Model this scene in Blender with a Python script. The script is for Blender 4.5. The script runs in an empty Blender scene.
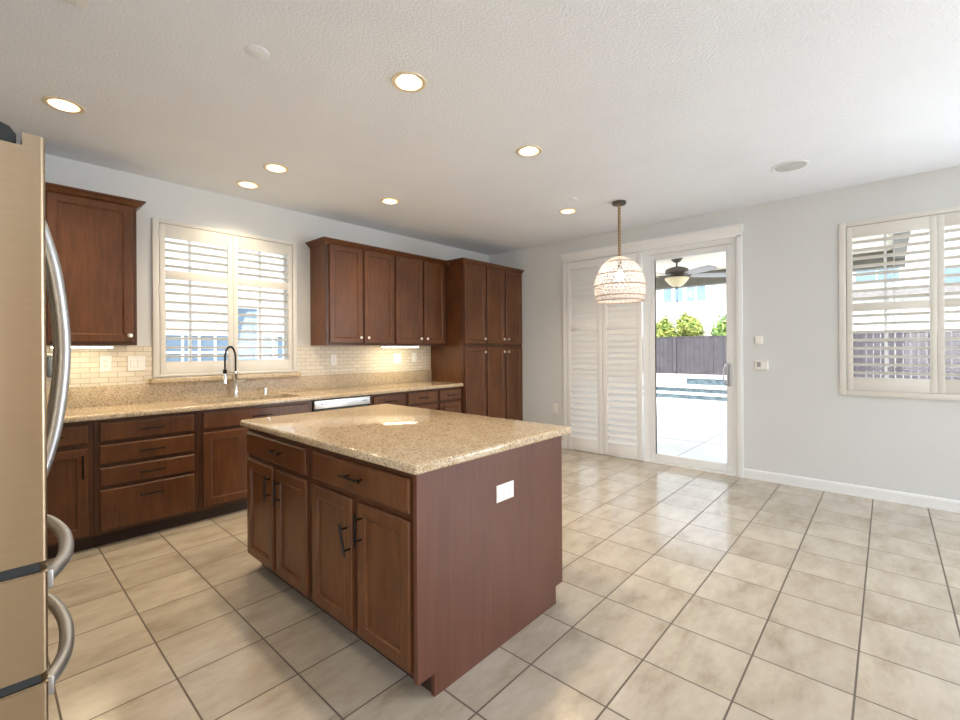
import bpy, bmesh, math, random
from mathutils import Vector, Matrix, Euler
PI = math.pi
random.seed(7)
SC = bpy.context.scene
COL = SC.collection

# ------------------------------------------------------------------ camera
H = 1.335
yaw, roll, fpx = 0.7361, -0.0063, 450.97
cs, sn = math.cos(yaw), math.sin(yaw)
Fv, Rv, Uv = Vector((cs, sn, 0)), Vector((sn, -cs, 0)), Vector((0, 0, 1))
R3 = Rv * math.cos(roll) + Uv * math.sin(roll)
U3 = Uv * math.cos(roll) - Rv * math.sin(roll)
cd = bpy.data.cameras.new('camera')
cam = bpy.data.objects.new('camera', cd)
COL.objects.link(cam)
m3 = Matrix((R3, U3, -Fv)).transposed()
cam.matrix_world = Matrix.Translation((0, 0, H)) @ m3.to_4x4()
cd.sensor_width = 36
cd.lens = 36 * fpx / 960
cd.shift_x = (480 - 478.744) / 960
cd.shift_y = (349.51 - 360) / 960
cd.clip_start = 0.02
SC.camera = cam

# ------------------------------------------------------------------ world, sun, fill lamps, exposure
SC.view_settings.view_transform = 'Standard'
SC.view_settings.look = 'None'
SC.view_settings.exposure = 0.30
SC.view_settings.gamma = 1
SC.view_settings.use_curve_mapping = False
SC.cycles.max_bounces = 14
SC.cycles.diffuse_bounces = 7
SC.cycles.sample_clamp_indirect = 6
w = bpy.data.worlds.new('world')
SC.world = w
w.use_nodes = True
wt = w.node_tree
sky = wt.nodes.new('ShaderNodeTexSky')
sky.sky_type = 'NISHITA'
sky.sun_disc = False
sky.sun_elevation = math.radians(58)
sky.sun_rotation = math.radians(250)
sky.air_density = 1.0
sky.dust_density = 2.0
hsv = wt.nodes.new('ShaderNodeHueSaturation')
hsv.inputs['Saturation'].default_value = 0.45
wt.links.new(sky.outputs[0], hsv.inputs['Color'])
wt.links.new(hsv.outputs[0], wt.nodes['Background'].inputs[0])
wt.nodes['Background'].inputs[1].default_value = 0.75


def light(name, typ, loc, direction, energy, color, size=1, size_y=None, **k):
    d = bpy.data.lights.new(name, typ)
    d.energy, d.color = energy, color
    if typ == 'AREA':
        d.shape = 'RECTANGLE'
        d.size, d.size_y = size, size_y or size
    for a, b in k.items():
        setattr(d, a, b)
    o = bpy.data.objects.new(name, d)
    COL.objects.link(o)
    o.location = loc
    o.rotation_euler = Vector(direction).to_track_quat('-Z', 'Y').to_euler()
    return o


light('sun', 'SUN', (0, 0, 20), (0.60, -0.30, -0.90), 2.6, (1, 0.95, 0.88), angle=0.02)
# added fill lamps at invented openings in the unseen walls, brightening the room
light('rear_fill_lamp', 'AREA', (-2.2, -4.42, 1.5), (.5, 1, 0.6), 85, (0.92, 0.96, 1.0), 1.5, 2.0)
light('right_fill_lamp', 'AREA', (5.20, -3.0, 1.5), (-1, 0.45, 0.40), 165, (0.92, 0.96, 1.0), 2.2, 2.0)
light('near_fill_lamp', 'AREA', (-3.40, -1.4, 1.5), (1, 0.15, 0.75), 24, (0.92, 0.96, 1.0), 2.2, 2.0)


# ------------------------------------------------------------------ node helpers
class NT:
    def __init__(s, name):
        s.m = bpy.data.materials.new(name)
        s.m.use_nodes = True
        s.t = s.m.node_tree
        s.b = s.t.nodes['Principled BSDF']
        s.out = s.t.nodes['Material Output']

    def n(s, typ, **k):
        x = s.t.nodes.new('ShaderNode' + typ)
        for a, b in k.items():
            setattr(x, a, b)
        return x

    def l(s, a, b):
        s.t.links.new(a, b)

    def math(s, op, a, b=None, c=None):
        x = s.n('Math', operation=op)
        for i, v in enumerate((a, b, c)):
            if v is None:
                continue
            if isinstance(v, (int, float)):
                x.inputs[i].default_value = v
            else:
                s.l(v, x.inputs[i])
        return x.outputs[0]

    def ramp(s, fac, stops):
        r = s.n('ValToRGB')
        e = r.color_ramp.elements
        while len(e) < len(stops):
            e.new(0.5)
        for q, (p, c) in zip(e, stops):
            q.position = p
            q.color = (*c, 1) if len(c) == 3 else c
        s.l(fac, r.inputs[0])
        return r.outputs[0]

    def mix(s, fac, a, b, blend='MIX'):
        x = s.n('Mix', data_type='RGBA', blend_type=blend)
        for i, v in ((0, fac), (6, a), (7, b)):
            if isinstance(v, (int, float)):
                x.inputs[i].default_value = v
            elif isinstance(v, tuple):
                x.inputs[i].default_value = (*v, 1)
            else:
                s.l(v, x.inputs[i])
        return x.outputs[2]

    def set(s, **k):
        for a, v in k.items():
            i = s.b.inputs[a.replace('_', ' ')]
            if isinstance(v, (int, float)):
                i.default_value = v
            elif isinstance(v, tuple):
                i.default_value = (*v, 1)
            else:
                s.l(v, i)

    def bump(s, h, strength, dist=0.002):
        x = s.n('Bump')
        x.inputs['Strength'].default_value = strength
        x.inputs['Distance'].default_value = dist
        s.l(h, x.inputs['Height'])
        s.l(x.outputs[0], s.b.inputs['Normal'])

    def noise(s, vec, scale, detail=3, rough=0.5):
        x = s.n('TexNoise')
        x.inputs['Scale'].default_value = scale
        x.inputs['Detail'].default_value = detail
        x.inputs['Roughness'].default_value = rough
        if vec is not None:
            s.l(vec, x.inputs['Vector'])
        return x.outputs[0]

    def coord(s, scale=(1, 1, 1), rnd=False):
        tc = s.n('TexCoord').outputs['Object']
        mp = s.n('Mapping')
        mp.inputs['Scale'].default_value = scale
        s.l(tc, mp.inputs['Vector'])
        v = mp.outputs[0]
        if rnd:
            oi = s.n('ObjectInfo').outputs['Random']
            sc = s.math('MULTIPLY', oi, 37.0)
            ad = s.n('VectorMath', operation='ADD')
            cx = s.n('CombineXYZ')
            for i in range(3):
                s.l(sc, cx.inputs[i])
            s.l(v, ad.inputs[0])
            s.l(cx.outputs[0], ad.inputs[1])
            v = ad.outputs[0]
        return v


def plain(name, col, rough=0.5, metal=0.0, var=0.06, scale=14, spec=0.5, bump=0.0):
    t = NT(name)
    c = t.coord()
    f = t.noise(c, scale, 3)
    lo = tuple(x * (1 - var) for x in col)
    hi = tuple(min(1, x * (1 + var)) for x in col)
    t.set(Base_Color=t.ramp(f, [(0.3, lo), (0.7, hi)]), Roughness=rough, Metallic=metal)
    t.b.inputs['Specular IOR Level'].default_value = spec
    if bump:
        t.bump(t.noise(c, scale * 20, 2), bump)
    return t.m


def emit(name, col, strength):
    t = NT(name)
    t.set(Base_Color=(0.9, 0.9, 0.88), Emission_Color=col, Emission_Strength=strength)
    return t.m


M = {}


def wood(name, dark, light_, rough=0.32, scale=(9, 9, 1.1), contrast=(0.30, 0.72)):
    t = NT(name)
    c = t.coord(scale, True)
    g = t.noise(c, 5.0, 5, 0.6)
    c2 = t.coord((1.6, 1.6, 0.9), True)
    blot = t.noise(c2, 2.4, 3, 0.5)
    f = t.math('ADD', t.math('MULTIPLY', g, 0.55), t.math('MULTIPLY', blot, 0.45))
    t.set(Base_Color=t.ramp(f, [(contrast[0], dark), (contrast[1], light_)]), Roughness=rough)
    t.b.inputs['Coat Weight'].default_value = 0.0
    t.b.inputs['Specular IOR Level'].default_value = 0.45
    t.b.inputs['Coat Roughness'].default_value = 0.25
    fine = t.noise(t.coord((90, 90, 6), True), 4.0, 2)
    t.bump(fine, 0.05, 0.0008)
    return t.m


M['cherry'] = wood('cherry_wood', (0.062, 0.0205, 0.0065), (0.172, 0.064, 0.022))
M['cherry_panel'] = wood('cherry_panel_veneer', (0.078, 0.027, 0.0145), (0.135, 0.050, 0.029), 0.38, (14, 14, 0.7))
M['shaded_cherry_frame'] = wood('shaded_cherry_face_frame', (0.042, 0.0145, 0.006), (0.105, 0.038, 0.015))  # face frames darkened in colour for the shade between doors and drawers
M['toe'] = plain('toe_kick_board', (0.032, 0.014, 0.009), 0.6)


def granite(name, rough):
    t = NT(name)
    c = t.coord()
    v = t.n('TexVoronoi')
    v.inputs['Scale'].default_value = 210
    t.l(c, v.inputs['Vector'])
    sp = t.n('SeparateColor')
    t.l(v.outputs['Color'], sp.inputs[0])
    base = t.ramp(sp.outputs[0], [(0.0, (0.15, 0.10, 0.06)), (0.18, (0.40, 0.285, 0.17)), (0.5, (0.55, 0.425, 0.275)), (0.85, (0.68, 0.585, 0.44))])
    v2 = t.n('TexVoronoi')
    v2.inputs['Scale'].default_value = 95
    t.l(c, v2.inputs['Vector'])
    sp2 = t.n('SeparateColor')
    t.l(v2.outputs['Color'], sp2.inputs[0])
    dark = t.math('GREATER_THAN', sp2.outputs[1], 0.93)
    col = t.mix(t.math('MULTIPLY', dark, 0.55), base, (0.10, 0.075, 0.06))
    cloud = t.noise(c, 9, 3)
    col = t.mix(0.25, col, t.ramp(cloud, [(0.35, (0.44, 0.335, 0.21)), (0.65, (0.60, 0.49, 0.34))]))
    t.set(Base_Color=col, Roughness=rough)
    return t.m


M['granite'] = granite('granite', 0.07)
M['granite_honed'] = granite('honed_granite', 0.4)

TILE, TX0, TY0 = 0.3420, 2.242, 0.783


def floor_mat():
    t = NT('floor_tile')
    tc = t.n('TexCoord').outputs['Object']
    s = t.n('SeparateXYZ')
    t.l(tc, s.inputs[0])
    ux = t.math('DIVIDE', t.math('SUBTRACT', s.outputs[0], TX0), TILE)
    uy = t.math('DIVIDE', t.math('SUBTRACT', s.outputs[1], TY0), TILE)
    dx = t.math('ABSOLUTE', t.math('SUBTRACT', ux, t.math('ROUND', ux)))
    dy = t.math('ABSOLUTE', t.math('SUBTRACT', uy, t.math('ROUND', uy)))
    d = t.math('MINIMUM', dx, dy)
    grout = t.math('LESS_THAN', d, 0.0105)
    cell = t.n('CombineXYZ')
    t.l(t.math('FLOOR', ux), cell.inputs[0])
    t.l(t.math('FLOOR', uy), cell.inputs[1])
    wn = t.n('TexWhiteNoise', noise_dimensions='2D')
    t.l(cell.outputs[0], wn.inputs['Vector'])
    off = t.n('VectorMath', operation='SCALE')
    t.l(wn.outputs['Color'], off.inputs[0])
    off.inputs['Scale'].default_value = 9.0
    ad = t.n('VectorMath', operation='ADD')
    t.l(tc, ad.inputs[0])
    t.l(off.outputs[0], ad.inputs[1])
    mp = t.n('Mapping')
    mp.inputs['Scale'].default_value = (1.0, 2.2, 1)
    t.l(ad.outputs[0], mp.inputs['Vector'])
    n1 = t.noise(mp.outputs[0], 3.2, 4, 0.52)
    n2 = t.noise(mp.outputs[0], 15, 8, 0.72)
    f = t.math('ADD', t.math('MULTIPLY', n1, 0.65), t.math('MULTIPLY', n2, 0.35))
    col = t.ramp(f, [(0.30, (0.335, 0.28, 0.21)), (0.43, (0.44, 0.385, 0.305)), (0.57, (0.51, 0.455, 0.375)), (0.74, (0.56, 0.51, 0.435))])
    bright = t.math('ADD', t.math('MULTIPLY', wn.outputs['Value'], 0.14), 0.93)
    hs = t.n('HueSaturation')
    t.l(col, hs.inputs['Color'])
    t.l(bright, hs.inputs['Value'])
    col = t.mix(grout, hs.outputs[0], (0.105, 0.08, 0.06))
    rough = t.math('ADD', t.math('MULTIPLY', grout, 0.45), t.math('ADD', t.math('MULTIPLY', n1, 0.08), 0.15))
    t.set(Base_Color=col, Roughness=rough)
    hgt = t.math('SUBTRACT', t.math('MULTIPLY', n1, 0.02), grout)
    t.b.inputs['Specular IOR Level'].default_value = 0.8
    t.bump(hgt, 0.35, 0.002)
    return t.m


M['floor'] = floor_mat()


def ceiling_mat():
    t = NT('ceiling_texture')
    c = t.coord()
    n1 = t.noise(c, 70, 3, 0.55)
    n2 = t.noise(c, 2.0, 2)
    t.set(Base_Color=t.ramp(n2, [(0.3, (0.795, 0.84, 0.90)), (0.7, (0.825, 0.87, 0.93))]), Roughness=0.9)
    t.bump(t.ramp(n1, [(0.42, (0, 0, 0)), (0.60, (1, 1, 1))]), 0.35, 0.004)
    return t.m


M['ceiling'] = ceiling_mat()
M['wall'] = plain('wall_paint', (0.69, 0.715, 0.72), 0.75, 0, 0.012, 3, 0.3, 0.06)
M['tan_reflection_wall'] = plain('tan_reflection_paint', (0.46, 0.33, 0.20), 0.75, 0, 0.02, 3, 0.3)  # tan put on unseen walls to warm the reflection in the refrigerator side
M['trim'] = plain('trim_paint', (0.84, 0.86, 0.875), 0.4, 0, 0.01, 5)
M['shutter'] = plain('shutter_paint', (0.74, 0.725, 0.675), 0.42, 0, 0.012, 6)
M['door_shutter'] = plain('door_shutter_paint', (0.83, 0.84, 0.845), 0.45, 0, 0.012, 6)
M['white_plastic'] = plain('white_plastic', (0.86, 0.85, 0.82), 0.35, 0, 0.01)
M['grey_plastic'] = plain('grey_plastic', (0.36, 0.38, 0.40), 0.35, 0, 0.05)
M['slate_plastic'] = plain('slate_plastic', (0.13, 0.155, 0.175), 0.3, 0, 0.05)
M['speaker_grille'] = plain('speaker_grille', (0.52, 0.55, 0.56), 0.6)
M['cap_plastic'] = plain('cap_plastic', (0.030, 0.032, 0.034), 0.6, 0, 0.05, 14, 0.2)
M['slot'] = plain('outlet_slots', (0.10, 0.10, 0.10), 0.5)
M['black'] = plain('black_metal', (0.012, 0.010, 0.009), 0.38, 0.6)
M['nickel'] = plain('brushed_nickel', (0.84, 0.77, 0.66), 0.32, 1.0, 0.05, 40)
M['chrome'] = plain('chrome', (0.86, 0.87, 0.88), 0.22, 1.0, 0.02)
M['dark_grey'] = plain('dark_grey_plastic', (0.09, 0.095, 0.10), 0.45)
M['gasket'] = plain('gasket', (0.03, 0.03, 0.032), 0.5)


def steel(name, col, rough, sc=(2, 2, 220)):
    t = NT(name)
    c = t.coord(sc)
    n = t.noise(c, 3, 3)
    t.set(Base_Color=t.ramp(n, [(0.3, tuple(x * 0.93 for x in col)), (0.7, col)]), Metallic=1.0,
          Roughness=t.math('ADD', t.math('MULTIPLY', n, 0.10), rough))
    t.bump(n, 0.03, 0.0006)
    return t.m


M['steel'] = steel('stainless_steel', (0.475, 0.375, 0.26), 0.28)
M['steel_bright'] = steel('stainless_handle', (0.55, 0.57, 0.60), 0.38)
M['steel_dw'] = steel('stainless_dishwasher', (0.78, 0.80, 0.82), 0.3)


def subway():
    t = NT('subway_tile')
    tc = t.n('TexCoord').outputs['Object']
    s = t.n('SeparateXYZ')
    t.l(tc, s.inputs[0])
    cb = t.n('CombineXYZ')
    t.l(s.outputs[0], cb.inputs[0])
    t.l(s.outputs[2], cb.inputs[1])
    b = t.n('TexBrick')
    t.l(cb.outputs[0], b.inputs['Vector'])
    b.inputs['Scale'].default_value = 1
    b.inputs['Brick Width'].default_value = 0.112
    b.inputs['Row Height'].default_value = 0.0405
    b.inputs['Mortar Size'].default_value = 0.0021
    b.inputs['Mortar Smooth'].default_value = 0.2
    b.inputs['Color1'].default_value = (0.76, 0.70, 0.585, 1)
    b.inputs['Color2'].default_value = (0.69, 0.625, 0.51, 1)
    b.inputs['Mortar'].default_value = (0.44, 0.36, 0.25, 1)
    t.set(Base_Color=b.outputs[0], Roughness=0.35)
    t.bump(t.math('SUBTRACT', 1.0, b.outputs[1]), 0.4, 0.002)
    return t.m


M['subway'] = subway()


def glass(name='window_glass', tint=(0.97, 0.99, 0.98)):
    t = NT(name)
    tr = t.n('BsdfTransparent')
    tr.inputs[0].default_value = (*tint, 1)
    gl = t.n('BsdfGlossy')
    gl.inputs['Roughness'].default_value = 0.02
    fr = t.n('Fresnel')
    fr.inputs[0].default_value = 1.45
    mx = t.n('MixShader')
    t.l(t.math('MULTIPLY', fr.outputs[0], 0.7), mx.inputs[0])
    t.l(tr.outputs[0], mx.inputs[1])
    t.l(gl.outputs[0], mx.inputs[2])
    t.l(mx.outputs[0], t.out.inputs[0])
    return t.m


M['glass'] = glass()
M['lamp_lens'] = emit('lit_lamp_lens', (1.0, 0.76, 0.46), 30)
M['can'] = plain('lamp_reflector', (0.85, 0.74, 0.56), 0.35, 0.2)
M['led'] = emit('lit_led_strip', (1.0, 0.86, 0.58), 20)
M['bulb'] = emit('lit_bulb', (1.0, 0.96, 0.93), 45)
M['rope'] = plain('whitewashed_rope', (0.93, 0.87, 0.82), 0.8, 0, 0.10, 60)
M['rope_dark'] = plain('natural_jute', (0.55, 0.40, 0.28), 0.85, 0, 0.25, 60)
M['bronze'] = plain('oil_rubbed_bronze', (0.10, 0.085, 0.075), 0.42, 0.6)
M['fan_blade'] = plain('fan_blade_laminate', (0.30, 0.28, 0.28), 0.4)
M['amber_glass'] = plain('frosted_amber_glass', (0.80, 0.66, 0.42), 0.35)


def rope_cord():
    t = NT('twisted_rope_cord')
    c = t.coord()
    wv = t.n('TexWave', wave_type='BANDS', bands_direction='DIAGONAL')
    wv.inputs['Scale'].default_value = 22
    wv.inputs['Distortion'].default_value = 1
    t.l(c, wv.inputs['Vector'])
    t.set(Base_Color=t.ramp(wv.outputs[1], [(0.2, (0.13, 0.085, 0.05)), (0.8, (0.50, 0.38, 0.26))]), Roughness=0.85)
    return t.m


M['cord'] = rope_cord()
M['concrete'] = plain('patio_concrete', (0.76, 0.75, 0.73), 0.8, 0, 0.08, 1.2)
M['coping'] = plain('pool_coping', (0.66, 0.65, 0.63), 0.75, 0, 0.08, 3)
M['stucco'] = plain('white_stucco', (0.56, 0.555, 0.55), 0.9, 0, 0.03, 4)
M['ext_glass'] = plain('neighbour_window_glass', (0.17, 0.24, 0.32), 0.35, 0, 0.15, 2, 0.15)
M['ext_trim'] = plain('neighbour_trim', (0.88, 0.88, 0.87), 0.6)
M['roof_tile'] = plain('roof_tile', (0.20, 0.185, 0.18), 0.8, 0, 0.2, 8)
M['patio_ceiling'] = plain('cream_tongue_and_groove', (0.90, 0.81, 0.66), 0.6, 0, 0.03, 6)
M['dark_beam'] = plain('dark_stained_beam', (0.15, 0.14, 0.115), 0.7, 0, 0.15, 6)
M['fence'] = plain('weathered_fence_board', (0.062, 0.054, 0.062), 0.85, 0, 0.25, 5)
M['bark'] = plain('bark', (0.10, 0.07, 0.05), 0.9)


def pool_tile():
    t = NT('blue_pool_tile')
    c = t.coord()
    n = t.noise(c, 12, 3)
    t.set(Base_Color=t.ramp(n, [(0.35, (0.045, 0.075, 0.095)), (0.65, (0.12, 0.165, 0.185))]), Roughness=0.3)
    return t.m


M['pool_tile'] = pool_tile()
M['water'] = plain('pool_water', (0.30, 0.52, 0.66), 0.05, 0, 0.08, 2)


def leaf_mat(name, a, b):
    t = NT(name)
    c = t.coord()
    n = t.noise(c, 3.5, 4, 0.7)
    t.set(Base_Color=t.ramp(n, [(0.35, a), (0.65, b)]), Roughness=0.5)
    t.b.inputs['Subsurface Weight'].default_value = 0
    return t.m


M['leaf'] = leaf_mat('yellow_green_leaf', (0.14, 0.26, 0.045), (0.52, 0.50, 0.12))
M['leaf2'] = leaf_mat('green_leaf', (0.15, 0.29, 0.07), (0.38, 0.47, 0.12))


# ------------------------------------------------------------------ mesh helpers
def bm_new():
    return bmesh.new()


def box(bm, x0, x1, y0, y1, z0, z1, bev=0.0, seg=2):
    xs, ys, zs = sorted((x0, x1)), sorted((y0, y1)), sorted((z0, z1))
    v = [bm.verts.new((x, y, z)) for z in zs for y in ys for x in xs]
    f = [bm.faces.new([v[i] for i in q]) for q in
         ((0, 2, 3, 1), (4, 5, 7, 6), (0, 1, 5, 4), (2, 6, 7, 3), (0, 4, 6, 2), (1, 3, 7, 5))]
    if bev:
        e = list({e for x in f for e in x.edges})
        bmesh.ops.bevel(bm, geom=e, offset=bev, segments=seg, profile=0.5, affect='EDGES')
    return bm


def obox(bm, c, ax, ay, az, hx, hy, hz):
    """box with its own axes"""
    c, ax, ay, az = Vector(c), Vector(ax), Vector(ay), Vector(az)
    v = [bm.verts.new(c + ax * sx * hx + ay * sy * hy + az * sz * hz) for sz in (-1, 1) for sy in (-1, 1) for sx in (-1, 1)]
    for q in ((0, 2, 3, 1), (4, 5, 7, 6), (0, 1, 5, 4), (2, 6, 7, 3), (0, 4, 6, 2), (1, 3, 7, 5)):
        bm.faces.new([v[i] for i in q])
    return bm


def prism(bm, poly, axis, a, b):
    """poly of 2-D points extruded along axis between a and b"""
    def P(p, t):
        return {'x': (t, p[0], p[1]), 'y': (p[0], t, p[1]), 'z': (p[0], p[1], t)}[axis]
    A = [bm.verts.new(P(p, a)) for p in poly]
    B = [bm.verts.new(P(p, b)) for p in poly]
    n = len(poly)
    bm.faces.new(A)
    bm.faces.new(B[::-1])
    for i in range(n):
        bm.faces.new((A[i], A[(i + 1) % n], B[(i + 1) % n], B[i]))
    return bm


def tube(bm, pts, r, sides=10, closed=False, flat=None):
    pts = [Vector(p) for p in pts]
    n = len(pts)
    rs = r if isinstance(r, (list, tuple)) else [r] * n
    rings = []
    up = None
    for i, p in enumerate(pts):
        a = pts[(i - 1) % n] if (closed or i > 0) else p
        b = pts[(i + 1) % n] if (closed or i < n - 1) else p
        d = (b - a).normalized()
        if up is None:
            up = Vector((0, 0, 1)) if abs(d.z) < 0.9 else Vector((1, 0, 0))
        s = d.cross(up).normalized()
        u = s.cross(d).normalized()
        up = u
        fx, fy = flat or (1, 1)
        rings.append([bm.verts.new(p + s * math.cos(2 * PI * k / sides) * rs[i] * fx + u * math.sin(2 * PI * k / sides) * rs[i] * fy) for k in range(sides)])
    m = n if closed else n - 1
    for i in range(m):
        A, B = rings[i], rings[(i + 1) % n]
        for k in range(sides):
            bm.faces.new((A[k], A[(k + 1) % sides], B[(k + 1) % sides], B[k]))
    if not closed:
        bm.faces.new(rings[0])
        bm.faces.new(rings[-1][::-1])
    return bm


def lathe(bm, prof, c, axis=(0, 0, 1), n=24, cap=True):
    """prof: (radius, height along axis) list"""
    az = Vector(axis).normalized()
    ax = az.orthogonal().normalized()
    ay = az.cross(ax)
    c = Vector(c)
    rings = []
    for r, h in prof:
        rings.append([bm.verts.new(c + az * h + (ax * math.cos(2 * PI * k / n) + ay * math.sin(2 * PI * k / n)) * max(r, 1e-5)) for k in range(n)])
    for A, B in zip(rings, rings[1:]):
        for k in range(n):
            bm.faces.new((A[k], A[(k + 1) % n], B[(k + 1) % n], B[k]))
    if cap:
        bm.faces.new(rings[0][::-1])
        bm.faces.new(rings[-1])
    return bm


def obj(name, bm, mat, parent=None, smooth=True, angle=35):
    bmesh.ops.remove_doubles(bm, verts=bm.verts, dist=1e-6)
    bmesh.ops.recalc_face_normals(bm, faces=bm.faces)
    me = bpy.data.meshes.new(name)
    bm.to_mesh(me)
    bm.free()
    if smooth:
        me.shade_smooth()
        me.set_sharp_from_angle(angle=math.radians(angle))
    o = bpy.data.objects.new(name, me)
    COL.objects.link(o)
    me.materials.append(M[mat] if isinstance(mat, str) else mat)
    if parent is not None:
        base = parent
        off = Vector(parent.location)
        while base.parent is not None:
            base = base.parent
            off += Vector(base.location)
        me.transform(Matrix.Translation(-off))
        o.parent = parent
    return o


def tag(o, label=None, cat=None, group=None, kind=None):
    for k, v in (('label', label), ('category', cat), ('group', group), ('kind', kind)):
        if v:
            o[k] = v
    return o


def thing(name, label, cat, loc=(0, 0, 0), group=None):
    o = bpy.data.objects.new(name, None)
    COL.objects.link(o)
    o.location = loc
    o.empty_display_size = 0.1
    return tag(o, label, cat, group)


def struct(name, bm, mat, parent=None, **k):
    o = obj(name, bm, mat, parent, **k)
    if parent is None:
        o['kind'] = 'structure'
    return o


def dup(root, delta, label):
    r = root.copy()
    COL.objects.link(r)
    r.location = Vector(root.location) + Vector(delta)
    r['label'] = label
    for ch in list(root.children):
        c = ch.copy()
        COL.objects.link(c)
        c.parent = r
        for g in ch.children:
            d = g.copy()
            COL.objects.link(d)
            d.parent = c
    return r


# local panel frames: (u, w, z) -> world; w is the way out of the face
def face_y(yf):
    return lambda u, w_, z: (u, yf - w_, z)


def face_x(xf):
    return lambda u, w_, z: (xf - w_, u, z)


def rings_panel(bm, fr, u0, u1, z0, z1, prof):
    """nested rectangles: prof = (inset, height) from the back edge to the centre"""
    R = []
    for ins, hgt in prof:
        R.append([bm.verts.new(fr(u, hgt, z)) for u, z in
                  ((u0 + ins, z0 + ins), (u1 - ins, z0 + ins), (u1 - ins, z1 - ins), (u0 + ins, z1 - ins))])
    for A, B in zip(R, R[1:]):
        for k in range(4):
            bm.faces.new((A[k], A[(k + 1) % 4], B[(k + 1) % 4], B[k]))
    bm.faces.new(R[0][::-1])
    bm.faces.new(R[-1])
    return bm


def door_mesh(fr, u0, u1, z0, z1, s=0.052):
    return rings_panel(bm_new(), fr, u0, u1, z0, z1,
                       [(0, 0), (0, .013), (.003, .0175), (.008, .020), (s, .020), (s + .004, .0185), (s + .006, .0145), (s + .012, .0115), (s + .013, .0085)])


def drawer_mesh(fr, u0, u1, z0, z1):
    return rings_panel(bm_new(), fr, u0, u1, z0, z1, [(0, 0), (0, .013), (.003, .0165), (.009, .020)])


def pull(fr, u, z, length, vertical, parent, tilt=0.0, name='handle'):
    bm = bm_new()
    half, post, out = length / 2, length * 0.32, 0.033
    ct, st = math.cos(tilt), math.sin(tilt)

    def P(a, w_):
        if vertical:
            return fr(u + a * st, w_, z + a * ct)
        return fr(u + a * ct, w_, z + a * st)
    tube(bm, [P(-half, .020 + out), P(-half * .5, .020 + out), P(half * .5, .020 + out), P(half, .020 + out)], 0.0052, 8)
    for a in (-post, post):
        tube(bm, [P(a, .0195), P(a, .020 + out)], 0.0042, 8)
    return obj(name, bm, 'black', parent)


def knob(fr, u, z, parent):
    c = Vector(fr(u, .020, z))
    out = Vector(fr(u, 1.020, z)) - c
    bm = lathe(bm_new(), [(.008, -.0005), (.007, .008), (.009, .012), (.016, .015), (.0185, .020), (.016, .027), (.007, .030)], c, out, 18)
    return obj('knob', bm, 'nickel', parent)


def wall_plane(name, axis, p0, p1, a0, a1, z0, z1, holes, mat='wall'):
    """wall slab between p0 and p1 on axis; runs a0..a1; holes = (a0,a1,z0,z1)"""
    bm = bm_new()

    def put(u0, u1, v0, v1):
        if u1 - u0 < 1e-4 or v1 - v0 < 1e-4:
            return
        if axis == 'y':
            box(bm, u0, u1, p0, p1, v0, v1)
        else:
            box(bm, p0, p1, u0, u1, v0, v1)
    cur = a0
    for (h0, h1, q0, q1) in sorted(holes):
        put(cur, h0, z0, z1)
        put(h0, h1, z0, q0)
        put(h0, h1, q1, z1)
        cur = h1
    put(cur, a1, z0, z1)
    return struct(name, bm, mat, smooth=False)


# ------------------------------------------------------------------ room shell
XR, YL, ZC = 5.274, 4.55, 2.785
XL, XN, YB, YP = -0.80, -3.5, -4.5, 1.15
bm = box(bm_new(), XN - .15, XR + .14, YB - .15, YL + .15, -.12, 0)
struct('floor', bm, 'floor', smooth=False)

LIGHTS = [(0.333, 3.573), (1.561, 1.911), (1.578, 3.587), (1.568, 4.12), (2.677, 3.578), (2.698, 1.936), (4.149, 2.481)]
bm = box(bm_new(), XN - .15, XR + .14, YB - .15, YL + .15, ZC, ZC + .22)
ceil = struct('ceiling', bm, 'ceiling', smooth=False)
cb_ = bm_new()
for (x, y) in LIGHTS:
    lathe(cb_, [(.074, -.05), (.074, .10)], (x, y, ZC), n=28)
cut = obj('cutter', cb_, 'ceiling')
md = ceil.modifiers.new('cut', 'BOOLEAN')
md.object, md.operation, md.solver = cut, 'DIFFERENCE', 'EXACT'
bpy.context.view_layer.update()
me = bpy.data.meshes.new_from_object(ceil.evaluated_get(bpy.context.evaluated_depsgraph_get()))
ceil.modifiers.clear()
ceil.data = me
bpy.data.objects.remove(cut)

W1 = (1.02, 2.145, 1.135, 2.41)        # window over the sink: x0 x1 z0 z1
W2 = (-0.875, 0.265, 0.955, 2.41)      # window on the right wall: y0 y1 z0 z1
DO = (1.16, 3.17, 0.0, 2.49)           # patio door opening
wall_plane('wall_left', 'y', YL, YL + .15, XL - .15, XR + .14, 0, ZC, [W1])
wall_plane('wall_right', 'x', XR, XR + .14, YB, YL, 0, ZC, [(-4.1, -1.9, .5, 2.5), W2, DO])
wall_plane('wall_fridge', 'x', XL - .15, XL, YP, YL, 0, ZC, [])
wall_plane('wall_partition', 'y', YP, YP + .15, XN, XL - .15, 0, ZC, [])
wall_plane('wall_near', 'x', XN - .15, XN, YB, YP + .15, 0, ZC, [(-2.5, -0.3, .5, 2.5)], 'tan_reflection_wall')
RW = [(-2.95, -1.45, .5, 2.5)]
wall_plane('wall_rear', 'y', YB - .15, YB, XN - .15, XR + .14, 0, ZC, RW, 'tan_reflection_wall')

bm = bm_new()
for y0, y1 in ((-4.5, 1.105), (3.235, 3.925)):
    prism(bm, [(XR - .0005, 0), (XR - .016, 0), (XR - .016, .078), (XR - .012, .092), (XR - .0005, .097)], 'y', y0, y1)
struct('baseboard_right', bm, 'trim', smooth=False)

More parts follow.
